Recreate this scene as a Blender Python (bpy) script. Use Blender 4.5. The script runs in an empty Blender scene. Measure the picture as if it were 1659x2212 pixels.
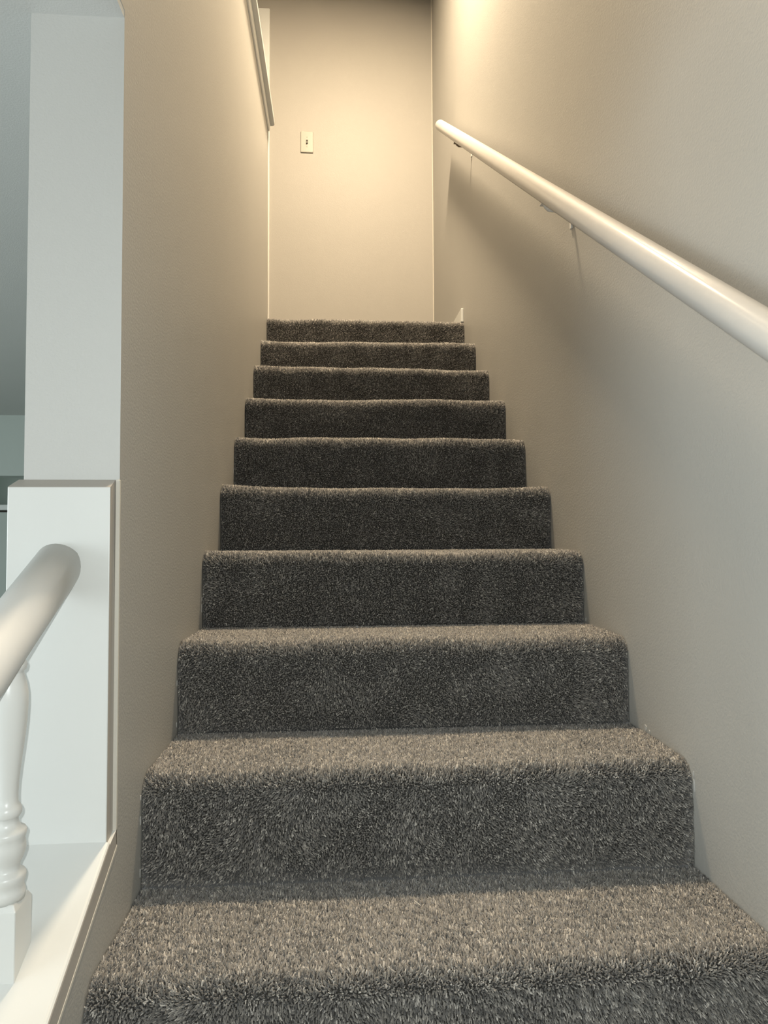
import bpy, bmesh, math, random
import numpy as np
from mathutils import Vector, Matrix

sc = bpy.context.scene
COL = sc.collection
random.seed(7)

# ------------------------------------------------------------------ camera
T, R, W = 0.25, 0.17755, 0.93191           # tread run, riser height, stair width
F_PX, PITCH, YAW, ROLL = 1462.39, 0.03862, 0.07272, -0.00457
CAM = Vector((0.31492, -1.1455, 0.38853))
fw = Vector((math.sin(YAW)*math.cos(PITCH), math.cos(YAW)*math.cos(PITCH), math.sin(PITCH)))
rt = Vector((math.cos(YAW), -math.sin(YAW), 0.0))
up = rt.cross(fw)
r2 = rt*math.cos(ROLL) + up*math.sin(ROLL)
u2 = up*math.cos(ROLL) - rt*math.sin(ROLL)
cd = bpy.data.cameras.new('camera')
cam = bpy.data.objects.new('camera', cd)
COL.objects.link(cam)
cam.matrix_world = Matrix(((r2.x, u2.x, -fw.x, CAM.x), (r2.y, u2.y, -fw.y, CAM.y), (r2.z, u2.z, -fw.z, CAM.z), (0, 0, 0, 1)))
cd.sensor_fit = 'VERTICAL'
cd.sensor_height = 36.0
cd.sensor_width = 27.0
cd.lens = F_PX/2212*36.0
cd.clip_start = 0.01
sc.camera = cam

# ------------------------------------------------------------------ view, world, lights
vs = sc.view_settings
sc.display_settings.display_device = 'sRGB'
vs.view_transform = 'Standard'
vs.look = 'None'
vs.gamma = 1.0
vs.use_curve_mapping = False
vs.exposure = 1.05

wd = bpy.data.worlds.new('world')
sc.world = wd
wd.use_nodes = True
wd.node_tree.nodes['Background'].inputs[0].default_value = (0.75, 0.85, 0.9, 1)
wd.node_tree.nodes['Background'].inputs[1].default_value = 0.02

def lamp(name, kind, loc, energy, color, size=0.1, rot=(0, 0, 0), shape='DISK', size_y=None):
    l = bpy.data.lights.new(name, kind)
    l.energy = energy
    l.color = color
    if kind == 'AREA':
        l.shape = shape
        l.size = size
        if size_y:
            l.size_y = size_y
    else:
        l.shadow_soft_size = size
    o = bpy.data.objects.new(name, l)
    o.location = loc
    o.rotation_euler = rot
    COL.objects.link(o)
    return o

# the telephone's flash, just above and left of its lens
fl = CAM - r2*0.022 + u2*0.022
lamp('phone_flash', 'POINT', fl, 9.8, (0.95, 1.0, 0.99), 0.004)
# warm flush downlight in the upstairs ceiling (its fixture is built further down)
LAMP = Vector((0.46, 1.32, 3.80))
lamp('downlight_bulb', 'AREA', LAMP, 70.0, (1.0, 0.79, 0.54), 0.28).data.spread = math.radians(178)
# daylight of the rooms below: a window behind the photographer and one in the room to the left
lamp('entry_daylight', 'AREA', (-3.8, -1.9, 0.1), 50.0, (0.88, 0.97, 1.0), 1.8, (0, math.radians(-90), 0), 'RECTANGLE', 2.4)
lamp('side_daylight', 'AREA', (-3.8, 0.8, 0.0), 9.0, (0.76, 0.95, 0.93), 1.4, (0, math.radians(-90), 0), 'RECTANGLE', 1.6)

lamp('alcove_fill', 'AREA', (-3.85, 3.72, 0.3), 2.5, (0.80, 0.95, 0.95), 0.5, (0, math.radians(-90), 0), 'RECTANGLE', 0.5)  # added fill lamp with no known source, brightens the dark alcove

# ------------------------------------------------------------------ materials
def new_mat(name):
    m = bpy.data.materials.new(name)
    m.use_nodes = True
    nt = m.node_tree
    return m, nt, nt.nodes['Principled BSDF']

def paint(name, color, rough=0.5, spec=0.5, bump=0.25, scale=260.0, vary=0.04, dist=0.0006, coat=0.0):
    m, nt, b = new_mat(name)
    N, L = nt.nodes, nt.links
    tc = N.new('ShaderNodeTexCoord')
    n1 = N.new('ShaderNodeTexNoise')
    n1.inputs['Scale'].default_value = scale
    n1.inputs['Detail'].default_value = 3
    L.new(tc.outputs['Object'], n1.inputs['Vector'])
    n2 = N.new('ShaderNodeTexNoise')
    n2.inputs['Scale'].default_value = 3.2
    n2.inputs['Detail'].default_value = 4
    L.new(tc.outputs['Object'], n2.inputs['Vector'])
    mix = N.new('ShaderNodeMix')
    mix.data_type = 'RGBA'
    mix.inputs['A'].default_value = (*[c*(1-vary) for c in color], 1)
    mix.inputs['B'].default_value = (*[min(1, c*(1+vary)) for c in color], 1)
    L.new(n2.outputs['Fac'], mix.inputs['Factor'])
    L.new(mix.outputs['Result'], b.inputs['Base Color'])
    bp = N.new('ShaderNodeBump')
    bp.inputs['Strength'].default_value = bump
    bp.inputs['Distance'].default_value = dist
    L.new(n1.outputs['Fac'], bp.inputs['Height'])
    L.new(bp.outputs['Normal'], b.inputs['Normal'])
    b.inputs['Roughness'].default_value = rough
    b.inputs['Specular IOR Level'].default_value = spec
    b.inputs['Coat Weight'].default_value = coat
    b.inputs['Coat Roughness'].default_value = 0.12
    return m

BEIGE = paint('beige_wall_paint', (0.455, 0.445, 0.415), 0.48, 0.4, 0.5, 230.0, 0.03, 0.0012)
BACKP = paint('cream_wall_paint', (0.385, 0.368, 0.335), 0.50, 0.30, 0.35, 200.0, 0.03, 0.0010)
WHITE = paint('white_flat_paint', (0.55, 0.55, 0.53), 0.7, 0.3, 0.4, 300.0, 0.02, 0.0008)
CEILP = paint('white_ceiling_paint', (0.60, 0.61, 0.60), 0.85, 0.2, 0.5, 320.0, 0.03, 0.0010)
TRIMW = paint('white_gloss_trim', (0.70, 0.71, 0.69), 0.32, 0.5, 0.2, 60.0, 0.02, 0.0008)
RAILW = paint('white_gloss_rail', (0.56, 0.54, 0.51), 0.60, 0.2, 0.45, 38.0, 0.03, 0.0012, 0.45)
RAILM = paint('white_satin_rail', (0.68, 0.68, 0.66), 0.55, 0.35, 0.3, 45.0, 0.03, 0.0008)
CREAM = paint('cream_caulk', (0.66, 0.63, 0.56), 0.6, 0.3, 0.4, 200.0, 0.05)
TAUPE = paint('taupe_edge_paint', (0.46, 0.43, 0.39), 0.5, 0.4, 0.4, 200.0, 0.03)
IVORY = paint('ivory_plastic', (0.45, 0.43, 0.38), 0.18, 0.5, 0.0, 50.0, 0.01)
DARK = paint('dark_slot', (0.05, 0.04, 0.03), 0.6, 0.3, 0.1)
BRASS = paint('aged_metal', (0.16, 0.12, 0.08), 0.4, 0.5, 0.2)
ROOMW = paint('grey_green_room_paint', (0.52, 0.57, 0.54), 0.7, 0.3, 0.3, 200.0, 0.02)
ROOMD = paint('lightened_green_room_paint', (0.60, 0.66, 0.61), 0.7, 0.3, 0.3, 200.0, 0.02)  # alcove colour lightened to stand in for the little light reaching it
FLOORM = paint('lower_floor_tile', (0.30, 0.27, 0.23), 0.5, 0.4, 0.2, 30.0, 0.12)
STEEL = paint('white_bracket_metal', (0.74, 0.73, 0.70), 0.3, 0.5, 0.1)

def carpet_mat(name, base):
    m, nt, b = new_mat(name)
    N, L = nt.nodes, nt.links
    if base:
        tc = N.new('ShaderNodeTexCoord')
        n1 = N.new('ShaderNodeTexNoise')
        n1.inputs['Scale'].default_value = 260
        L.new(tc.outputs['Object'], n1.inputs['Vector'])
        src = n1.outputs['Fac']
    else:
        at = N.new('ShaderNodeAttribute')
        at.attribute_name = 'tone'
        src = at.outputs['Fac']
    cr = N.new('ShaderNodeValToRGB')
    el = cr.color_ramp.elements
    k = 0.28 if base else 1.8  # backing darkened to put shade into the gaps between tufts
    el[0].position = 0.0
    el[0].color = (0.035*k, 0.034*k, 0.032*k, 1)
    el[1].position = 1.0
    el[1].color = (0.34*k, 0.32*k, 0.29*k, 1)
    e = el.new(0.45)
    e.color = (0.105*k, 0.098*k, 0.088*k, 1)
    e = el.new(0.8)
    e.color = (0.19*k, 0.178*k, 0.158*k, 1)
    L.new(src, cr.inputs['Fac'])
    L.new(cr.outputs['Color'], b.inputs['Base Color'])
    b.inputs['Roughness'].default_value = 0.85
    b.inputs['Specular IOR Level'].default_value = 0.15
    b.inputs['Sheen Weight'].default_value = 0.6
    b.inputs['Sheen Roughness'].default_value = 0.5
    return m
CARPET = carpet_mat('darkened_carpet_backing', True)
PILE = carpet_mat('heathered_carpet_yarn', False)

# ------------------------------------------------------------------ mesh helpers
def link(name, bm, mats, parent=None, smooth=False):
    me = bpy.data.meshes.new(name)
    bmesh.ops.recalc_face_normals(bm, faces=bm.faces)
    bm.to_mesh(me)
    bm.free()
    for m in (mats if isinstance(mats, (list, tuple)) else [mats]):
        me.materials.append(m)
    if smooth:
        me.shade_smooth()
    o = bpy.data.objects.new(name, me)
    COL.objects.link(o)
    if parent:
        o.parent = parent
        o.matrix_parent_inverse = Matrix.Translation(-parent.location)
    return o

def props(o, label=None, cat=None, kind=None, group=None):
    for k, v in (('label', label), ('category', cat), ('kind', kind), ('group', group)):
        if v:
            o[k] = v
    return o

def empty(name, loc, label, cat, group=None):
    o = bpy.data.objects.new(name, None)
    o.location = loc
    o.empty_display_size = 0.05
    COL.objects.link(o)
    return props(o, label, cat, None, group)

def box(bm, x0, x1, y0, y1, z0, z1, bevel=0.0, seg=2):
    m = Matrix.Translation(((x0+x1)/2, (y0+y1)/2, (z0+z1)/2)) @ Matrix.Diagonal((x1-x0, y1-y0, z1-z0, 1))
    r = bmesh.ops.create_cube(bm, size=1.0, matrix=m)
    if bevel:
        es = list({e for v in r['verts'] for e in v.link_edges})
        bmesh.ops.bevel(bm, geom=es, offset=bevel, segments=seg, profile=0.5, affect='EDGES')

def prism(bm, pts, axis, a0, a1):
    """extrude a polygon of 2-D points along an axis: 'x' takes (y,z), 'y' takes (x,z), 'z' takes (x,y)"""
    def P(p, a):
        return {'x': (a, p[0], p[1]), 'y': (p[0], a, p[1]), 'z': (p[0], p[1], a)}[axis]
    v0 = [bm.verts.new(P(p, a0)) for p in pts]
    v1 = [bm.verts.new(P(p, a1)) for p in pts]
    n = len(pts)
    fs = [bm.faces.new(v0), bm.faces.new(v1)]
    for i in range(n):
        fs.append(bm.faces.new((v0[i], v0[(i+1) % n], v1[(i+1) % n], v1[i])))
    return fs

def sweep(bm, profile, a, b, side, upv, round_end=(0, 0), r=0.03, steps=1):
    """a closed 2-D profile run from a to b; ends may be rounded over"""
    d = (b-a)
    Ln = d.length
    d.normalize()
    rings = []
    seq = []
    n = 6
    if round_end[0]:
        for i in range(n+1):
            t = i/n*math.pi/2
            seq.append((r*(1-math.sin(t)), math.cos(t) if False else math.sin(math.acos(max(0, 1-(r*(1-math.cos(t))/r))))))
    seq = []
    if round_end[0]:
        for i in range(n+1):
            t = math.pi/2*i/n
            seq.append((r*(1-math.cos(t)), max(0.02, math.sin(t))))
    else:
        seq.append((0, 1))
    for i in range(1, steps):
        seq.append((Ln*i/steps, 1))
    if round_end[1]:
        for i in range(n, -1, -1):
            t = math.pi/2*i/n
            seq.append((Ln-r*(1-math.cos(t)), max(0.02, math.sin(t))))
    else:
        seq.append((Ln, 1))
    seq.sort(key=lambda q: q[0])
    for s, k in seq:
        rings.append([bm.verts.new(a + d*s + side*(p[0]*k) + upv*(p[1]*k)) for p in profile])
    m = len(profile)
    for q in range(len(rings)-1):
        for i in range(m):
            bm.faces.new((rings[q][i], rings[q][(i+1) % m], rings[q+1][(i+1) % m], rings[q+1][i]))
    bm.faces.new(rings[0])
    bm.faces.new(rings[-1])

def lathe(bm, prof, cx, cy, seg=28):
    rings = []
    for z, r in prof:
        rings.append([bm.verts.new((cx+r*math.cos(2*math.pi*i/seg), cy+r*math.sin(2*math.pi*i/seg), z)) for i in range(seg)])
    for q in range(len(rings)-1):
        for i in range(seg):
            bm.faces.new((rings[q][i], rings[q][(i+1) % seg], rings[q+1][(i+1) % seg], rings[q+1][i]))
    bm.faces.new(rings[0])
    bm.faces.new(rings[-1])

def cyl(bm, a, b, r, seg=16, r2_=None):
    a, b = Vector(a), Vector(b)
    d = b-a
    M = Matrix.Translation((a+b)/2) @ d.to_track_quat('Z', 'Y').to_matrix().to_4x4()
    bmesh.ops.create_cone(bm, cap_ends=True, segments=seg, radius1=r, radius2=r if r2_ is None else r2_, depth=d.length, matrix=M)

# ------------------------------------------------------------------ the setting
FZ = -7*R                      # lower floor
LZ = 8*R                       # upstairs landing
CZ = 1.175                     # lower ceiling
UZ = 3.86                      # upstairs ceiling
YB = 2.973                     # wall behind the landing
YP = -0.128                    # end of the left stair wall (the pier)
YE = 2.04                      # far end of the left stair wall
TH = 0.136
YN = -3.5
XL = -4.0
YF = 3.262

bm = bmesh.new()
box(bm, XL, W+0.1, YN-0.1, YF+0.9, FZ-0.1, FZ)
props(link('floor', bm, FLOORM), 'floor of the lower rooms, below the stairs', 'floor', 'structure')

# left stair wall: pier end, upper part carried on over the lower ceiling
bm = bmesh.new()
prism(bm, [(YP, FZ), (YE, FZ), (YE, 2.335), (YN, 2.335), (YN, CZ+0.012), (YP, CZ+0.012)], 'x', -TH, 0.0)
bm.normal_update()
bmesh.ops.recalc_face_normals(bm, faces=bm.faces)
for f in bm.faces:
    c = f.calc_center_median()
    if not (f.normal.x > 0.5 or c.y > YE-0.01):
        f.material_index = 1
props(link('wall_left', bm, [BEIGE, WHITE]), 'beige wall left of the stairs with a white end face', 'wall', 'structure')

bm = bmesh.new()
box(bm, W, W+0.1, YN, YB+0.1, FZ, UZ)
props(link('wall_right', bm, BEIGE), 'beige wall right of the stairs behind the white handrail', 'wall', 'structure')
bm = bmesh.new()
box(bm, -2.2, W, YB, YB+0.1, CZ+0.03, UZ)
props(link('wall_back', bm, BACKP), 'cream lit wall at the top of the stairs with a light switch', 'wall', 'structure')
bm = bmesh.new()
prism(bm, [(-2.2, YE), (W, YE+0.2), (W, YB), (-2.2, YB)], 'z', LZ-0.1, LZ-0.002)
box(bm, -2.2, -TH, YN, YE+0.1, LZ-0.1, LZ-0.002)
props(link('floor_landing', bm, CARPET), 'carpeted floor of the upstairs landing and hall', 'floor', 'structure')
bm = bmesh.new()
box(bm, -2.3, W+0.1, YN, YB+0.1, UZ, UZ+0.1)
props(link('ceiling_landing', bm, CEILP), 'upstairs ceiling over the stairwell', 'ceiling', 'structure')
bm = bmesh.new()
box(bm, -2.3, -2.2, YN, YB+0.1, LZ-0.1, UZ)
props(link('wall_hall', bm, BACKP), 'far wall of the upstairs hall', 'wall', 'structure')
bm = bmesh.new()
box(bm, XL, W+0.1, YN-0.1, YN, FZ, UZ)
props(link('wall_near', bm, WHITE), 'wall behind the photographer', 'wall', 'structure')
bm = bmesh.new()
prism(bm, [(XL, YN), (-0.0005, YN), (-0.0005, YP), (-TH, YP), (-TH, YF), (XL, YF)], 'z', CZ, CZ+0.012)
props(link('ceiling', bm, CEILP), 'low white ceiling of the room left of the stairs', 'ceiling', 'structure')
bm = bmesh.new()
box(bm, XL-0.1, XL, YN, YF+0.9, FZ, CZ+0.012)
props(link('wall_side', bm, ROOMW), 'outer wall of the lower left room', 'wall', 'structure')

# far wall of the room on the left, with an open doorway in it
bm = bmesh.new()
DX0, DX1, DZ = -2.35, -1.15, 0.791
box(bm, XL, DX0, YF, YF+0.12, FZ, CZ)
box(bm, DX1, -TH, YF, YF+0.12, FZ, CZ)
box(bm, DX0, DX1, YF, YF+0.12, DZ, CZ)
props(link('wall_far', bm, ROOMW), 'grey green far wall of the dim room left of the pier', 'wall', 'structure')
bm = bmesh.new()
box(bm, XL, -TH, YF+0.8, YF+0.9, FZ, CZ)
props(link('wall_alcove', bm, ROOMD), 'lightened green wall seen through the far doorway', 'wall', 'structure')
bm = bmesh.new()
box(bm, XL, -TH, YF+0.12, YF+0.8, CZ, CZ+0.05)
props(link('ceiling_alcove', bm, ROOMD), 'ceiling beyond the far doorway', 'ceiling', 'structure')
bm = bmesh.new()
box(bm, -TH, -0.0, YF, YF+0.9, FZ, CZ)
box(bm, -TH, 0.0, YE, YF, FZ, CZ)
props(link('wall_inner', bm, ROOMW), 'inner wall of the lower room under the landing', 'wall', 'structure')

# knee wall under the sloping cap
CS = 0.525
def capz(y):
    return -0.034 + CS*(y+0.159)
CT = 0.034
YK = -1.45
bm = bmesh.new()
prism(bm, [(YP, FZ), (YP, capz(YP)-CT), (YK, capz(YK)-CT), (YK, FZ)], 'x', -TH, 0.0)
props(link('wall_knee', bm, BEIGE), 'beige knee wall under the sloping white cap', 'wall', 'structure')

bm = bmesh.new()
fs = prism(bm, [(YP-0.030, capz(YP-0.030)), (YK-0.03, capz(YK-0.03)), (YK-0.03, capz(YK-0.03)-CT), (YP-0.0, capz(YP)-CT), (YP-0.0, capz(YP)-0.01), (YP-0.030, capz(YP-0.03)-0.004)], 'x', -0.155, 0.0012)
bmesh.ops.recalc_face_normals(bm, faces=bm.faces)
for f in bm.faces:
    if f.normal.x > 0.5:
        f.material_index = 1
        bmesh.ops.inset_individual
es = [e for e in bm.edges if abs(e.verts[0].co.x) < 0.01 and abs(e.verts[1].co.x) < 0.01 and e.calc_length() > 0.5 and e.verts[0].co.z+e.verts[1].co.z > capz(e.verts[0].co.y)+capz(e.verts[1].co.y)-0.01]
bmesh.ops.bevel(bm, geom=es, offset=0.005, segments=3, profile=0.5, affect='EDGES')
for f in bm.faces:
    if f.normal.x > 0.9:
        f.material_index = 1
cap_o = props(link('trim_1', bm, [TRIMW, TAUPE]), 'white sloping cap board on the knee wall below the balusters', 'trim', 'structure')
bm = bmesh.new()
prism(bm, [(YP, capz(YP)-CT+0.001), (YK, capz(YK)-CT+0.001), (YK, capz(YK)-CT-0.0045), (YP, capz(YP)-CT-0.0045)], 'x', -0.002, 0.0018)
props(link('caulk_line', bm, CREAM, cap_o), 'cream line of caulk under the cap edge')

# flat board on the pier end, chamfered at the top
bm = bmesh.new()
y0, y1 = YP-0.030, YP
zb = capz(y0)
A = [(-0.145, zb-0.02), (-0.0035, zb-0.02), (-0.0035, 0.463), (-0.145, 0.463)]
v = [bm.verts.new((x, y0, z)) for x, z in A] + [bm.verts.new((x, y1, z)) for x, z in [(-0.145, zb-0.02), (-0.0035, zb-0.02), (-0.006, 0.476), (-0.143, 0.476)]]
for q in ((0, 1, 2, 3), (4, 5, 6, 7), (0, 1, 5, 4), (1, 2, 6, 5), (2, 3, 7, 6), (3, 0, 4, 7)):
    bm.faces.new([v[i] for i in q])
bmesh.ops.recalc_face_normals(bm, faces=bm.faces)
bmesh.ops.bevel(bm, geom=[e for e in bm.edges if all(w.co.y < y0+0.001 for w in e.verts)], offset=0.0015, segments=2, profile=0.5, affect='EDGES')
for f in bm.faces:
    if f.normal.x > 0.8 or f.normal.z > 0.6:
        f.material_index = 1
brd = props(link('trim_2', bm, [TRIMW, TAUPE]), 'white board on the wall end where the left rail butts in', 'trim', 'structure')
bm = bmesh.new()
box(bm, -0.0050, 0.0012, YP-0.0035, YP+0.0025, -0.05, 0.476, 0.001, 1)
link('caulk_line', bm, CREAM, brd)['label'] = 'white line of caulk beside the board'

# baseboard pieces and caulked corner on the landing
bm = bmesh.new()
box(bm, W-0.013, W, 2.02, YB, LZ, 1.487, 0.003)
props(link('baseboard_right', bm, TRIMW), 'short white baseboard showing at the top right step', 'baseboard', 'structure')
bm = bmesh.new()
box(bm, -TH, 0.003, YE, YE+0.013, LZ, 1.487, 0.003)
props(link('baseboard_left', bm, TRIMW), 'white baseboard at the far end of the left wall', 'baseboard', 'structure')
bm = bmesh.new()
box(bm, W-0.006, W, YB-0.006, YB, LZ, UZ, 0.002, 1)
props(link('trim_3', bm, CREAM), 'thin caulk line in the corner at the stair top', 'trim', 'structure')
bm = bmesh.new()
box(bm, -0.0, 0.004, YE-0.004, YE+0.003, LZ, 2.33, 0.0015, 1)
props(link('trim_4', bm, CREAM), 'thin pale corner bead at the far end of left wall', 'trim', 'structure')

# cap over the guard wall upstairs, with a bed moulding below it
bm = bmesh.new()
cpts = [(-TH-0.03, YN), (0.031, YN)]
for i in range(7):
    t = math.pi/2*i/6
    cpts.append((0.019+0.012*math.cos(t), 2.048+0.012*math.sin(t)))
cpts += [(-TH-0.03, 2.060)]
prism(bm, cpts, 'z', 2.366, 2.390)
bmesh.ops.recalc_face_normals(bm, faces=bm.faces)
bmesh.ops.bevel(bm, geom=[e for e in bm.edges if abs(e.verts[0].co.z-e.verts[1].co.z) < 1e-4 and e.verts[0].co.x > 0.018 and e.verts[1].co.x > 0.018], offset=0.0035, segments=3, profile=0.5, affect='EDGES')
gc = props(link('trim_5', bm, TRIMW, smooth=False), 'white cap moulding along the top of the left guard wall', 'trim', 'structure')
bm = bmesh.new()
pr = [(0, 2.330), (0.004, 2.330)]
for i in range(9):
    t = i/8*math.pi/2
    pr.append((0.004+0.008*math.sin(t), 2.333+0.028*(1-math.cos(t))))
pr += [(0.012, 2.366), (0, 2.366)]
prism(bm, pr, 'y', YN, 2.045)
link('bed_moulding', bm, TRIMW, gc)
bm = bmesh.new()
box(bm, -TH, 0, YN, YE, 2.335, 2.366)
link('cap_core', bm, TRIMW, gc)

# door at the left of the upstairs wall
dr = empty('door_1', (-0.5, YB, LZ), 'white door casing at upper left of the cream wall', 'door')
dr['kind'] = 'structure'
bm = bmesh.new()
box(bm, -0.150, -0.081, YB-0.016, YB, LZ, 3.667, 0.004, 2)
link('casing_side', bm, TRIMW, dr)
bm = bmesh.new()
box(bm, -1.02, -0.951, YB-0.016, YB, LZ, 3.667, 0.004, 2)
link('casing_side', bm, TRIMW, dr)
bm = bmesh.new()
box(bm, -0.951, -0.150, YB-0.016, YB, 3.598, 3.667, 0.004, 2)
link('casing_head', bm, TRIMW, dr)
bm = bmesh.new()
box(bm, -0.948, -0.153, YB-0.010, YB, LZ+0.01, 3.596, 0.002, 1)
link('door_panel', bm, TRIMW, dr)
for hz in (1.65, 2.5, 3.52):
    bm = bmesh.new()
    cyl(bm, (-0.149, YB-0.019, hz), (-0.149, YB-0.019, hz+0.085), 0.0035, 10)
    cyl(bm, (-0.149, YB-0.019, hz+0.085), (-0.149, YB-0.019, hz+0.092), 0.0045, 10)
    link('hinge', bm, BRASS, dr)

# ------------------------------------------------------------------ pale cabinet beyond the doorway
cb = empty('cabinet', (-1.75, YF+0.5, FZ), 'pale tall cabinet in the dim doorway at the left edge', 'cabinet')
bm = bmesh.new()
box(bm, -2.3, -1.2, YF+0.32, YF+0.72, FZ, 0.575, 0.004, 1)
link('body', bm, ROOMW, cb)
bm = bmesh.new()
box(bm, -2.33, -1.17, YF+0.28, YF+0.74, 0.588, 0.625, 0.003, 1)
link('top', bm, TRIMW, cb)
bm = bmesh.new()
box(bm, -2.29, -1.21, YF+0.34, YF+0.70, 0.573, 0.590)
link('top_joint', bm, DARK, cb)

# ------------------------------------------------------------------ staircase
def smooth_noise(seed, nterm, fmin, fmax):
    g = np.random.default_rng(seed)
    k = g.uniform(fmin, fmax, nterm)
    th = g.uniform(0, 2*np.pi, nterm)
    ph = g.uniform(0, 2*np.pi, nterm)
    def f(u, w):
        r = np.zeros_like(u)
        for a, b, c in zip(k, th, ph):
            r += np.sin(2*np.pi*a*(u*np.cos(b)+w*np.sin(b))+c)
        return r/math.sqrt(nterm/2)
    return f

RN = 0.034                                     # nosing radius of the carpet
S1 = R-RN
S2 = S1 + RN*math.pi/2
S3 = S2 + T-RN
def step_profile(s):
    """arc length -> (y, z, ny, nz), relative to the riser foot"""
    s = np.asarray(s, float)
    y = np.zeros_like(s); z = np.zeros_like(s); ny = np.zeros_like(s); nz = np.zeros_like(s)
    a = s < S1
    z[a] = s[a]; ny[a] = -1
    b = (s >= S1) & (s < S2)
    t = (s[b]-S1)/RN
    y[b] = RN-RN*np.cos(t); z[b] = S1+RN*np.sin(t); ny[b] = -np.cos(t); nz[b] = np.sin(t)
    c = s >= S2
    y[c] = RN+s[c]-S2; z[c] = R; nz[c] = 1
    return y, z, ny, nz

def bulge(x, s, k):
    """carpet laid unevenly: the nosing line dips and swells a few millimetres along its length"""
    g = np.random.default_rng(100+k)
    ph = g.uniform(0, 6.28, 4)
    w = np.exp(-((s-(S1+S2)/2)/0.06)**2)
    v = 0.0030*np.sin(5.1*x+ph[0]) + 0.0016*np.sin(13*x+ph[1]) + 0.0009*np.sin(29*x+ph[2])
    v += 0.004*np.exp(-(x/0.07)**2)
    return v*w

stairs = empty('staircase', (W/2, 0, FZ), 'carpeted staircase in grey brown pile rising between beige walls', 'staircase')
INSET = 0.0044
def base_step(k, nx):
    bm = bmesh.new()
    ss = np.concatenate([np.linspace(0, S1, 4)[:-1], np.linspace(S1, S2, 9)[:-1], np.linspace(S2, S3, 4)])
    rows = []
    g = 0.0015
    for x in np.linspace(g, W-g, nx):
        y, z, ny, nz = step_profile(ss)
        d = bulge(np.full_like(ss, x), ss, k)-INSET
        row = [bm.verts.new((x, k*T+yy+a*dd, (k-1)*R+zz+b*dd)) for yy, zz, a, b, dd in zip(y, z, ny, nz, d)]
        row.append(bm.verts.new((x, (k+1)*T+0.03, k*R-INSET)))
        row.append(bm.verts.new((x, (k+1)*T+0.03, (k-1)*R-INSET)))
        row[0].co.z -= INSET
        rows.append(row)
    m = len(rows[0])
    for a, b in zip(rows[:-1], rows[1:]):
        for i in range(m):
            bm.faces.new((a[i], a[(i+1) % m], b[(i+1) % m], b[i]))
    bm.faces.new(rows[0])
    bm.faces.new(rows[-1])
    return bm

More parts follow.
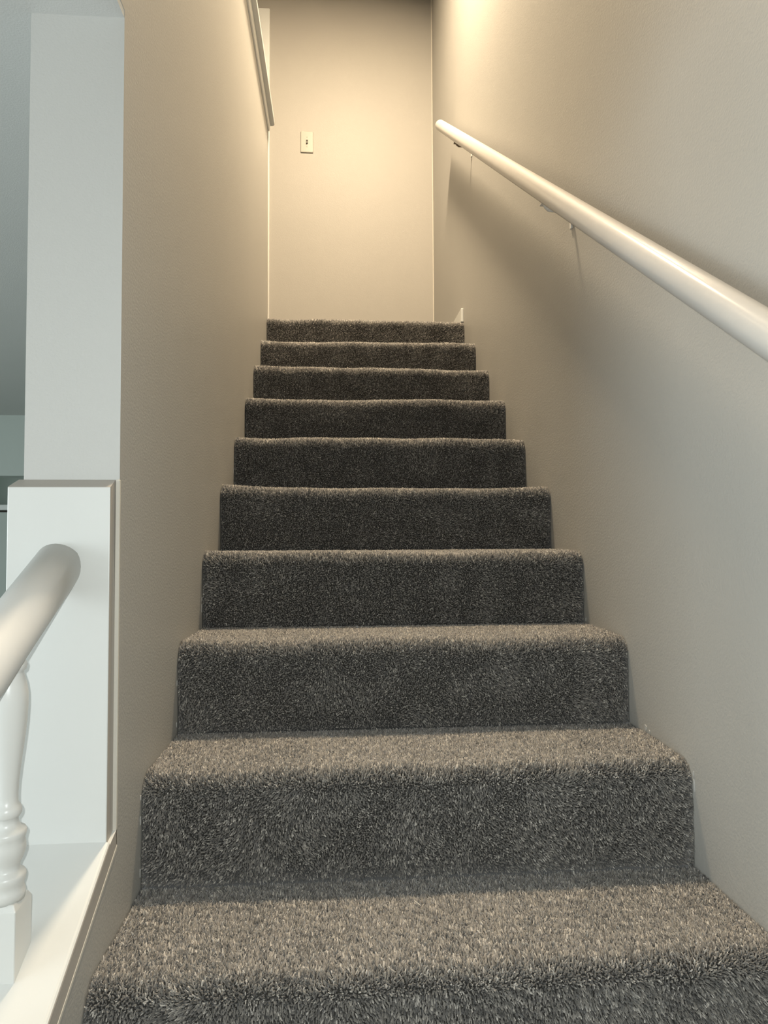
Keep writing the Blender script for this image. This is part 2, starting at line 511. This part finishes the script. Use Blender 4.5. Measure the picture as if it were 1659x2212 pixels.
def pile_mesh(k, parent, spacing, prism_seg):
    g = np.random.default_rng(1000+k)
    # jittered grid of tufts over the visible skin of the step
    smax = S3-0.001 if k < 3 else S2+0.07
    smin = 0.0015 if k > -1 else 0.05
    nx, nsn = int(W/spacing), int((smax-smin)/spacing)
    gx, gs = np.meshgrid(np.arange(nx), np.arange(nsn), indexing='ij')
    x = ((gx+0.5+g.uniform(-0.48, 0.48, gx.shape))*spacing).ravel()
    s = (smin+(gs+0.5+g.uniform(-0.48, 0.48, gs.shape))*spacing).ravel()
    x = np.clip(x, 0.003, W-0.003)
    n = len(x)
    y, z, ny, nz = step_profile(s)
    d = bulge(x, s, k)-INSET
    ba = np.stack([x, k*T+y+ny*d, (k-1)*R+z+nz*d], 1)
    nr = np.stack([np.zeros(n), ny, nz], 1)
    tx = np.stack([np.ones(n), np.zeros(n), np.zeros(n)], 1)
    ts = np.cross(nr, tx)                       # along the profile
    f1, f2, f3 = smooth_noise(5+k, 9, 3, 11), smooth_noise(55+k, 9, 3, 11), smooth_noise(85+k, 7, 14, 40)
    ln = 0.0058*(1+0.08*f3(x, s)+g.normal(0, 0.12, n))
    ln = np.clip(ln, 0.003, 0.008)
    # feet have crushed the pile on the treads; on the risers it still stands
    cr = np.clip((s-S1)/(S2-S1), 0, 1)
    sg = 0.14+0.36*cr
    flat = cr*(0.55+0.55*np.exp(-((x-0.48)/0.27)**2))
    lx = 0.15*f1(x, s)+g.normal(0, 1, n)*sg
    ls = 0.15*f2(x, s)+g.normal(0, 1, n)*sg+0.95*flat
    q = nr+tx*lx[:, None]+ts*ls[:, None]
    q /= np.linalg.norm(q, axis=1)[:, None]
    lx2, ls2 = lx+g.normal(0, 1, n)*sg, ls+g.normal(0, 1, n)*sg
    q2 = nr+tx*lx2[:, None]+ts*ls2[:, None]
    q2 /= np.linalg.norm(q2, axis=1)[:, None]
    mid = ba+q*(ln*0.55)[:, None]
    tip = mid+q2*(ln*0.5)[:, None]
    # keep the yarn inside the walls
    for a in (mid, tip):
        a[:, 0] = np.clip(a[:, 0], 0.0018, W-0.0018)
    u = np.cross(q, tx+0.3*ts)
    u /= np.linalg.norm(u, axis=1)[:, None]
    w = np.cross(q, u)
    rad = spacing*0.46*(1+g.normal(0, 0.18, n))
    ph = g.uniform(0, 6.28, n)
    tw = g.uniform(-1.2, 1.2, n)
    V, Fc = [], []
    idx = np.arange(n)
    if prism_seg == 2:
        for c, rr, t0 in ((ba, 0.75, 0.0), (mid, 1.05, 0.5), (tip, 0.62, 1.0)):
            for j in range(3):
                a = ph+tw*t0+j*2*np.pi/3
                V.append(c+(u*np.cos(a)[:, None]+w*np.sin(a)[:, None])*(rad*rr)[:, None])
        vs_ = np.stack(V, 1).reshape(-1, 3)      # 9 per tuft
        b0 = idx*9
        for lv in (0, 3):
            for j in range(3):
                p0, p1 = b0+lv+j, b0+lv+(j+1) % 3
                Fc += [np.stack([p0, p1, p1+3], 1), np.stack([p0, p1+3, p0+3], 1)]
        Fc.append(np.stack([b0+6, b0+7, b0+8], 1))
        per = 9
    else:
        for c, rr, t0 in ((ba, 1.0, 0.0), (tip, 0.66, 0.8)):
            for j in range(3):
                a = ph+tw*t0+j*2*np.pi/3
                V.append(c+(u*np.cos(a)[:, None]+w*np.sin(a)[:, None])*(rad*rr)[:, None])
        vs_ = np.stack(V, 1).reshape(-1, 3)
        b0 = idx*6
        for j in range(3):
            p0, p1 = b0+j, b0+(j+1) % 3
            Fc += [np.stack([p0, p1, p1+3], 1), np.stack([p0, p1+3, p0+3], 1)]
        Fc.append(np.stack([b0+3, b0+4, b0+5], 1))
        per = 6
    vs_[:, 0] = np.clip(vs_[:, 0], 0.0012, W-0.0012)
    fc = np.concatenate(Fc, 0).astype(np.int32)
    me = bpy.data.meshes.new('carpet_pile')
    me.vertices.add(len(vs_))
    me.vertices.foreach_set('co', vs_.astype(np.float32).ravel())
    me.loops.add(len(fc)*3)
    me.loops.foreach_set('vertex_index', fc.ravel())
    me.polygons.add(len(fc))
    me.polygons.foreach_set('loop_start', np.arange(0, len(fc)*3, 3, dtype=np.int32))
    at = me.attributes.new('tone', 'FLOAT', 'POINT')
    f4 = smooth_noise(205+k, 12, 30, 90)
    tone = np.clip(0.46+0.27*g.normal(0, 1, n)+0.10*f4(x, s), 0, 1)
    at.data.foreach_set('value', np.repeat(tone, per).astype(np.float32))
    me.update(calc_edges=True)
    me.polygons.foreach_set('use_smooth', np.ones(len(fc), dtype=bool))
    me.materials.append(PILE)
    o = bpy.data.objects.new('carpet_pile', me)
    COL.objects.link(o)
    o.parent = parent
    o['kind'] = 'stuff'
    return len(fc)

ntri = 0
SP = {-1: 0.0027, 0: 0.0027, 1: 0.0027, 2: 0.0030, 3: 0.0030, 4: 0.0030, 5: 0.0030, 6: 0.0031, 7: 0.0032, 8: 0.0033}
for k in range(-6, 9):
    st = link('step', base_step(k, 40 if k > -2 else 2), CARPET, stairs, True)
    if k in SP:
        ntri += pile_mesh(k, st, SP[k], 1)
print('pile triangles', ntri)
bm = bmesh.new()
yb0, yb1 = -6*T, 9*T
prism(bm, [(yb0+0.25, FZ), (yb1, (7)*R-INSET), (yb1, (7)*R-0.2), (yb0+0.7, FZ)], 'x', 0.002, W-0.002)
link('carriage', bm, TAUPE, stairs)

# ------------------------------------------------------------------ right handrail
RX, RS = 0.86, 0.727
def rz(y):
    return 0.643+RS*(y+0.339)
def rail_profile(r, flat=0.86, n=22):
    out = []
    for i in range(n):
        t = 2*math.pi*i/n
        out.append((r*math.cos(t), max(-r*flat, r*math.sin(t))))
    return out
hr = empty('wall_handrail', (RX, 0, rz(0)), 'round white glossy handrail bracketed to the right wall', 'handrail')
bm = bmesh.new()
a, b = Vector((RX, -1.9, rz(-1.9))), Vector((RX, 2.24, rz(2.24)))
d = (b-a).normalized()
upn = Vector((1, 0, 0)).cross(d)
sweep(bm, rail_profile(0.026), a, b, Vector((1, 0, 0)), upn, (1, 1), 0.012, 12)
link('rail', bm, RAILW, hr, True)
for by in (1.79, 0.545, -0.70):
    z = rz(by)
    bm = bmesh.new()
    pts = [Vector((RX, by, z-0.026)), Vector((RX+0.003, by, z-0.040)), Vector((RX+0.012, by, z-0.047)), Vector((W-0.006, by, z-0.050))]
    for p, q in zip(pts[:-1], pts[1:]):
        cyl(bm, p, q, 0.0055, 12)
        bmesh.ops.create_uvsphere(bm, u_segments=10, v_segments=6, radius=0.0055, matrix=Matrix.Translation(q))
    br = link('bracket', bm, STEEL if by < 1 else BRASS, hr, True)
    bm = bmesh.new()
    cyl(bm, (W-0.006, by, z-0.050), (W, by, z-0.050), 0.013, 20)
    box(bm, W-0.005, W, by-0.006, by+0.006, z-0.096, z-0.040, 0.001, 1)
    pl = link('wall_plate', bm, STEEL, br)
    bm = bmesh.new()
    box(bm, RX-0.008, RX+0.008, by-0.018, by+0.018, z-0.030, z-0.025)
    link('saddle', bm, STEEL if by < 1 else BRASS, br)

# ------------------------------------------------------------------ left rail, balusters, newel post
lr = empty('stair_railing', (-0.07, -0.8, capz(-0.8)), 'white left railing with thick round rail and turned balusters', 'railing')
LX, LS = -0.0755, 0.525
def lz(y):
    return 0.350+LS*(y+0.158)
bm = bmesh.new()
a, b = Vector((LX, YK+0.03, lz(YK+0.03))), Vector((LX, -0.150, lz(-0.150)))
d = (b-a).normalized()
sweep(bm, rail_profile(0.0325, 0.93, 32), a, b, Vector((1, 0, 0)), Vector((1, 0, 0)).cross(d), (0, 0), 0.01, 10)
bmesh.ops.bisect_plane(bm, geom=bm.verts[:]+bm.edges[:]+bm.faces[:], plane_co=(0, YP-0.0295, 0), plane_no=(0, 1, 0), clear_outer=True)
bmesh.ops.holes_fill(bm, edges=[e for e in bm.edges if e.is_boundary])
link('rail', bm, RAILM, lr, True)
BPROF = [(-0.034, 0.0172), (-0.0265, 0.0178), (-0.0235, 0.0172), (-0.0215, 0.0162), (-0.0165, 0.0158), (-0.013, 0.0175), (-0.008, 0.0183), (-0.004, 0.0172), (-0.001, 0.0125),
         (0.003, 0.0112), (0.008, 0.0122), (0.014, 0.0152), (0.022, 0.0176), (0.029, 0.0174), (0.034, 0.0162), (0.038, 0.0174), (0.043, 0.0185), (0.0465, 0.0168),
         (0.049, 0.0118), (0.054, 0.0094), (0.060, 0.0088), (0.0615, 0.0108), (0.065, 0.0126), (0.070, 0.0126), (0.074, 0.0108), (0.0765, 0.0086),
         (0.085, 0.0082), (0.100, 0.0088), (0.120, 0.0108), (0.149, 0.0143), (0.172, 0.0166), (0.192, 0.0176), (0.206, 0.0174), (0.218, 0.0155), (0.229, 0.0122),
         (0.2315, 0.0122), (0.234, 0.0148), (0.239, 0.0158), (0.243, 0.0144), (0.2465, 0.0108), (0.256, 0.0092), (0.275, 0.0100)]
BX = -0.0735
BPROF = [(z_, r_+0.004) for z_, r_ in BPROF]
for i in range(8):
    by = -0.30-0.118*i
    dz = CS*(by+0.30)
    bal = None
    bm = bmesh.new()
    lathe(bm, [(z+dz, r) for z, r in BPROF], BX, by)
    bal = link('baluster', bm, TRIMW, lr, True)
    # square foot, cut to the slope of the cap, shoulders chamfered
    bm = bmesh.new()
    h = 0.0215
    lo = [bm.verts.new((BX+sx*h, by+sy*h, capz(by+sy*h)-0.001)) for sx, sy in ((-1, -1), (1, -1), (1, 1), (-1, 1))]
    mi = [bm.verts.new((BX+sx*h, by+sy*h, dz-0.040)) for sx, sy in ((-1, -1), (1, -1), (1, 1), (-1, 1))]
    to = [bm.verts.new((BX+sx*h*0.84, by+sy*h*0.84, dz-0.033)) for sx, sy in ((-1, -1), (1, -1), (1, 1), (-1, 1))]
    for r0, r1 in ((lo, mi), (mi, to)):
        for j in range(4):
            bm.faces.new((r0[j], r0[(j+1) % 4], r1[(j+1) % 4], r1[j]))
    bm.faces.new(lo)
    bm.faces.new(to)
    bmesh.ops.recalc_face_normals(bm, faces=bm.faces)
    bmesh.ops.bevel(bm, geom=[e for e in bm.edges], offset=0.0011, segments=2, profile=0.5, affect='EDGES')
    link('foot', bm, TRIMW, bal)
bm = bmesh.new()
ny0 = YK+0.02
box(bm, LX-0.045, LX+0.045, ny0-0.045, ny0+0.045, FZ, lz(ny0)+0.10, 0.004, 2)
nw = link('newel_post', bm, TRIMW, lr)
bm = bmesh.new()
lathe(bm, [(lz(ny0)+0.10, 0.05), (lz(ny0)+0.115, 0.052), (lz(ny0)+0.12, 0.03), (lz(ny0)+0.14, 0.042), (lz(ny0)+0.17, 0.045), (lz(ny0)+0.2, 0.03), (lz(ny0)+0.208, 0.005)], LX, ny0)
link('finial', bm, TRIMW, nw, True)

# ------------------------------------------------------------------ light switch
SX, SZ = 0.148, 2.836
sw = empty('light_switch', (SX, YB, SZ), 'ivory toggle light switch plate on the cream wall', 'light switch')
bm = bmesh.new()
box(bm, SX-0.039, SX+0.039, YB-0.0075, YB, SZ-0.067, SZ+0.067, 0.0045, 3)
link('plate', bm, IVORY, sw, False)
bm = bmesh.new()
box(bm, SX-0.0055, SX+0.0055, YB-0.0082, YB-0.006, SZ-0.013, SZ+0.013)
link('slot', bm, DARK, sw)
bm = bmesh.new()
cyl(bm, (SX, YB-0.005, SZ-0.001), (SX, YB-0.019, SZ-0.010), 0.005, 10, 0.0038)
link('toggle', bm, IVORY, sw, True)
for dz in (-0.030, 0.030):
    bm = bmesh.new()
    cyl(bm, (SX, YB-0.0072, SZ+dz), (SX, YB-0.0090, SZ+dz), 0.0035, 12, 0.0025)
    link('screw', bm, IVORY, sw)

# ------------------------------------------------------------------ ceiling downlight upstairs (above the frame)
dl = empty('ceiling_light', (LAMP.x, LAMP.y, UZ), 'round flush ceiling light over the stairwell', 'ceiling light')
bm = bmesh.new()
cyl(bm, (LAMP.x, LAMP.y, UZ), (LAMP.x, LAMP.y, LAMP.z+0.004), 0.10, 32)
link('housing', bm, TRIMW, dl)

# ------------------------------------------------------------------ specks on the stairs
def fleck(name, loc, size, mat, label, cat):
    bm = bmesh.new()
    bmesh.ops.create_icosphere(bm, subdivisions=1, radius=1.0)
    for v_ in bm.verts:
        v_.co = Vector((v_.co.x*size[0], v_.co.y*size[1], v_.co.z*size[2]))*random.uniform(0.75, 1.15)
    o = link(name, bm, mat)
    o.location = loc
    props(o, label, cat)
    return o
o = fleck('lint_thread', (0.441, -0.084, -0.1745), (0.0012, 0.011, 0.0012), CREAM, 'thin white thread lying on the lowest tread in view', 'lint')
o.rotation_euler.z = 0.5

# chips of old white paint left on the walls along the carpet edge
wl, wr = bpy.data.objects['wall_left'], bpy.data.objects['wall_right']
for side, y, z, h, w in ((1, 0.176, 0.010, 0.007, 0.012), (1, 0.160, 0.006, 0.004, 0.006), (1, -0.004, -0.040, 0.016, 0.005), (1, -0.002, -0.020, 0.008, 0.004), (1, 0.492, 0.186, 0.005, 0.006),
                         (0, -0.005, -0.067, 0.010, 0.005), (0, -0.004, -0.030, 0.006, 0.003), (0, -0.004, -0.150, 0.008, 0.004), (0, 0.244, 0.020, 0.006, 0.004), (0, 0.245, 0.10, 0.008, 0.003),
                         (0, 0.494, 0.226, 0.012, 0.004), (0, 0.495, 0.245, 0.006, 0.003), (0, 0.99, 0.60, 0.010, 0.003)):
    bm = bmesh.new()
    pts = []
    for j in range(7):
        t = 2*math.pi*j/7
        q = random.uniform(0.5, 1.0)
        pts.append((y+w*0.5*q*math.cos(t), z+h*q*math.sin(t)))
    x = W if side else 0.0
    prism(bm, pts, 'x', x-0.0009, x+0.0009)
    link('paint_fleck', bm, WHITE, wr if side else wl)
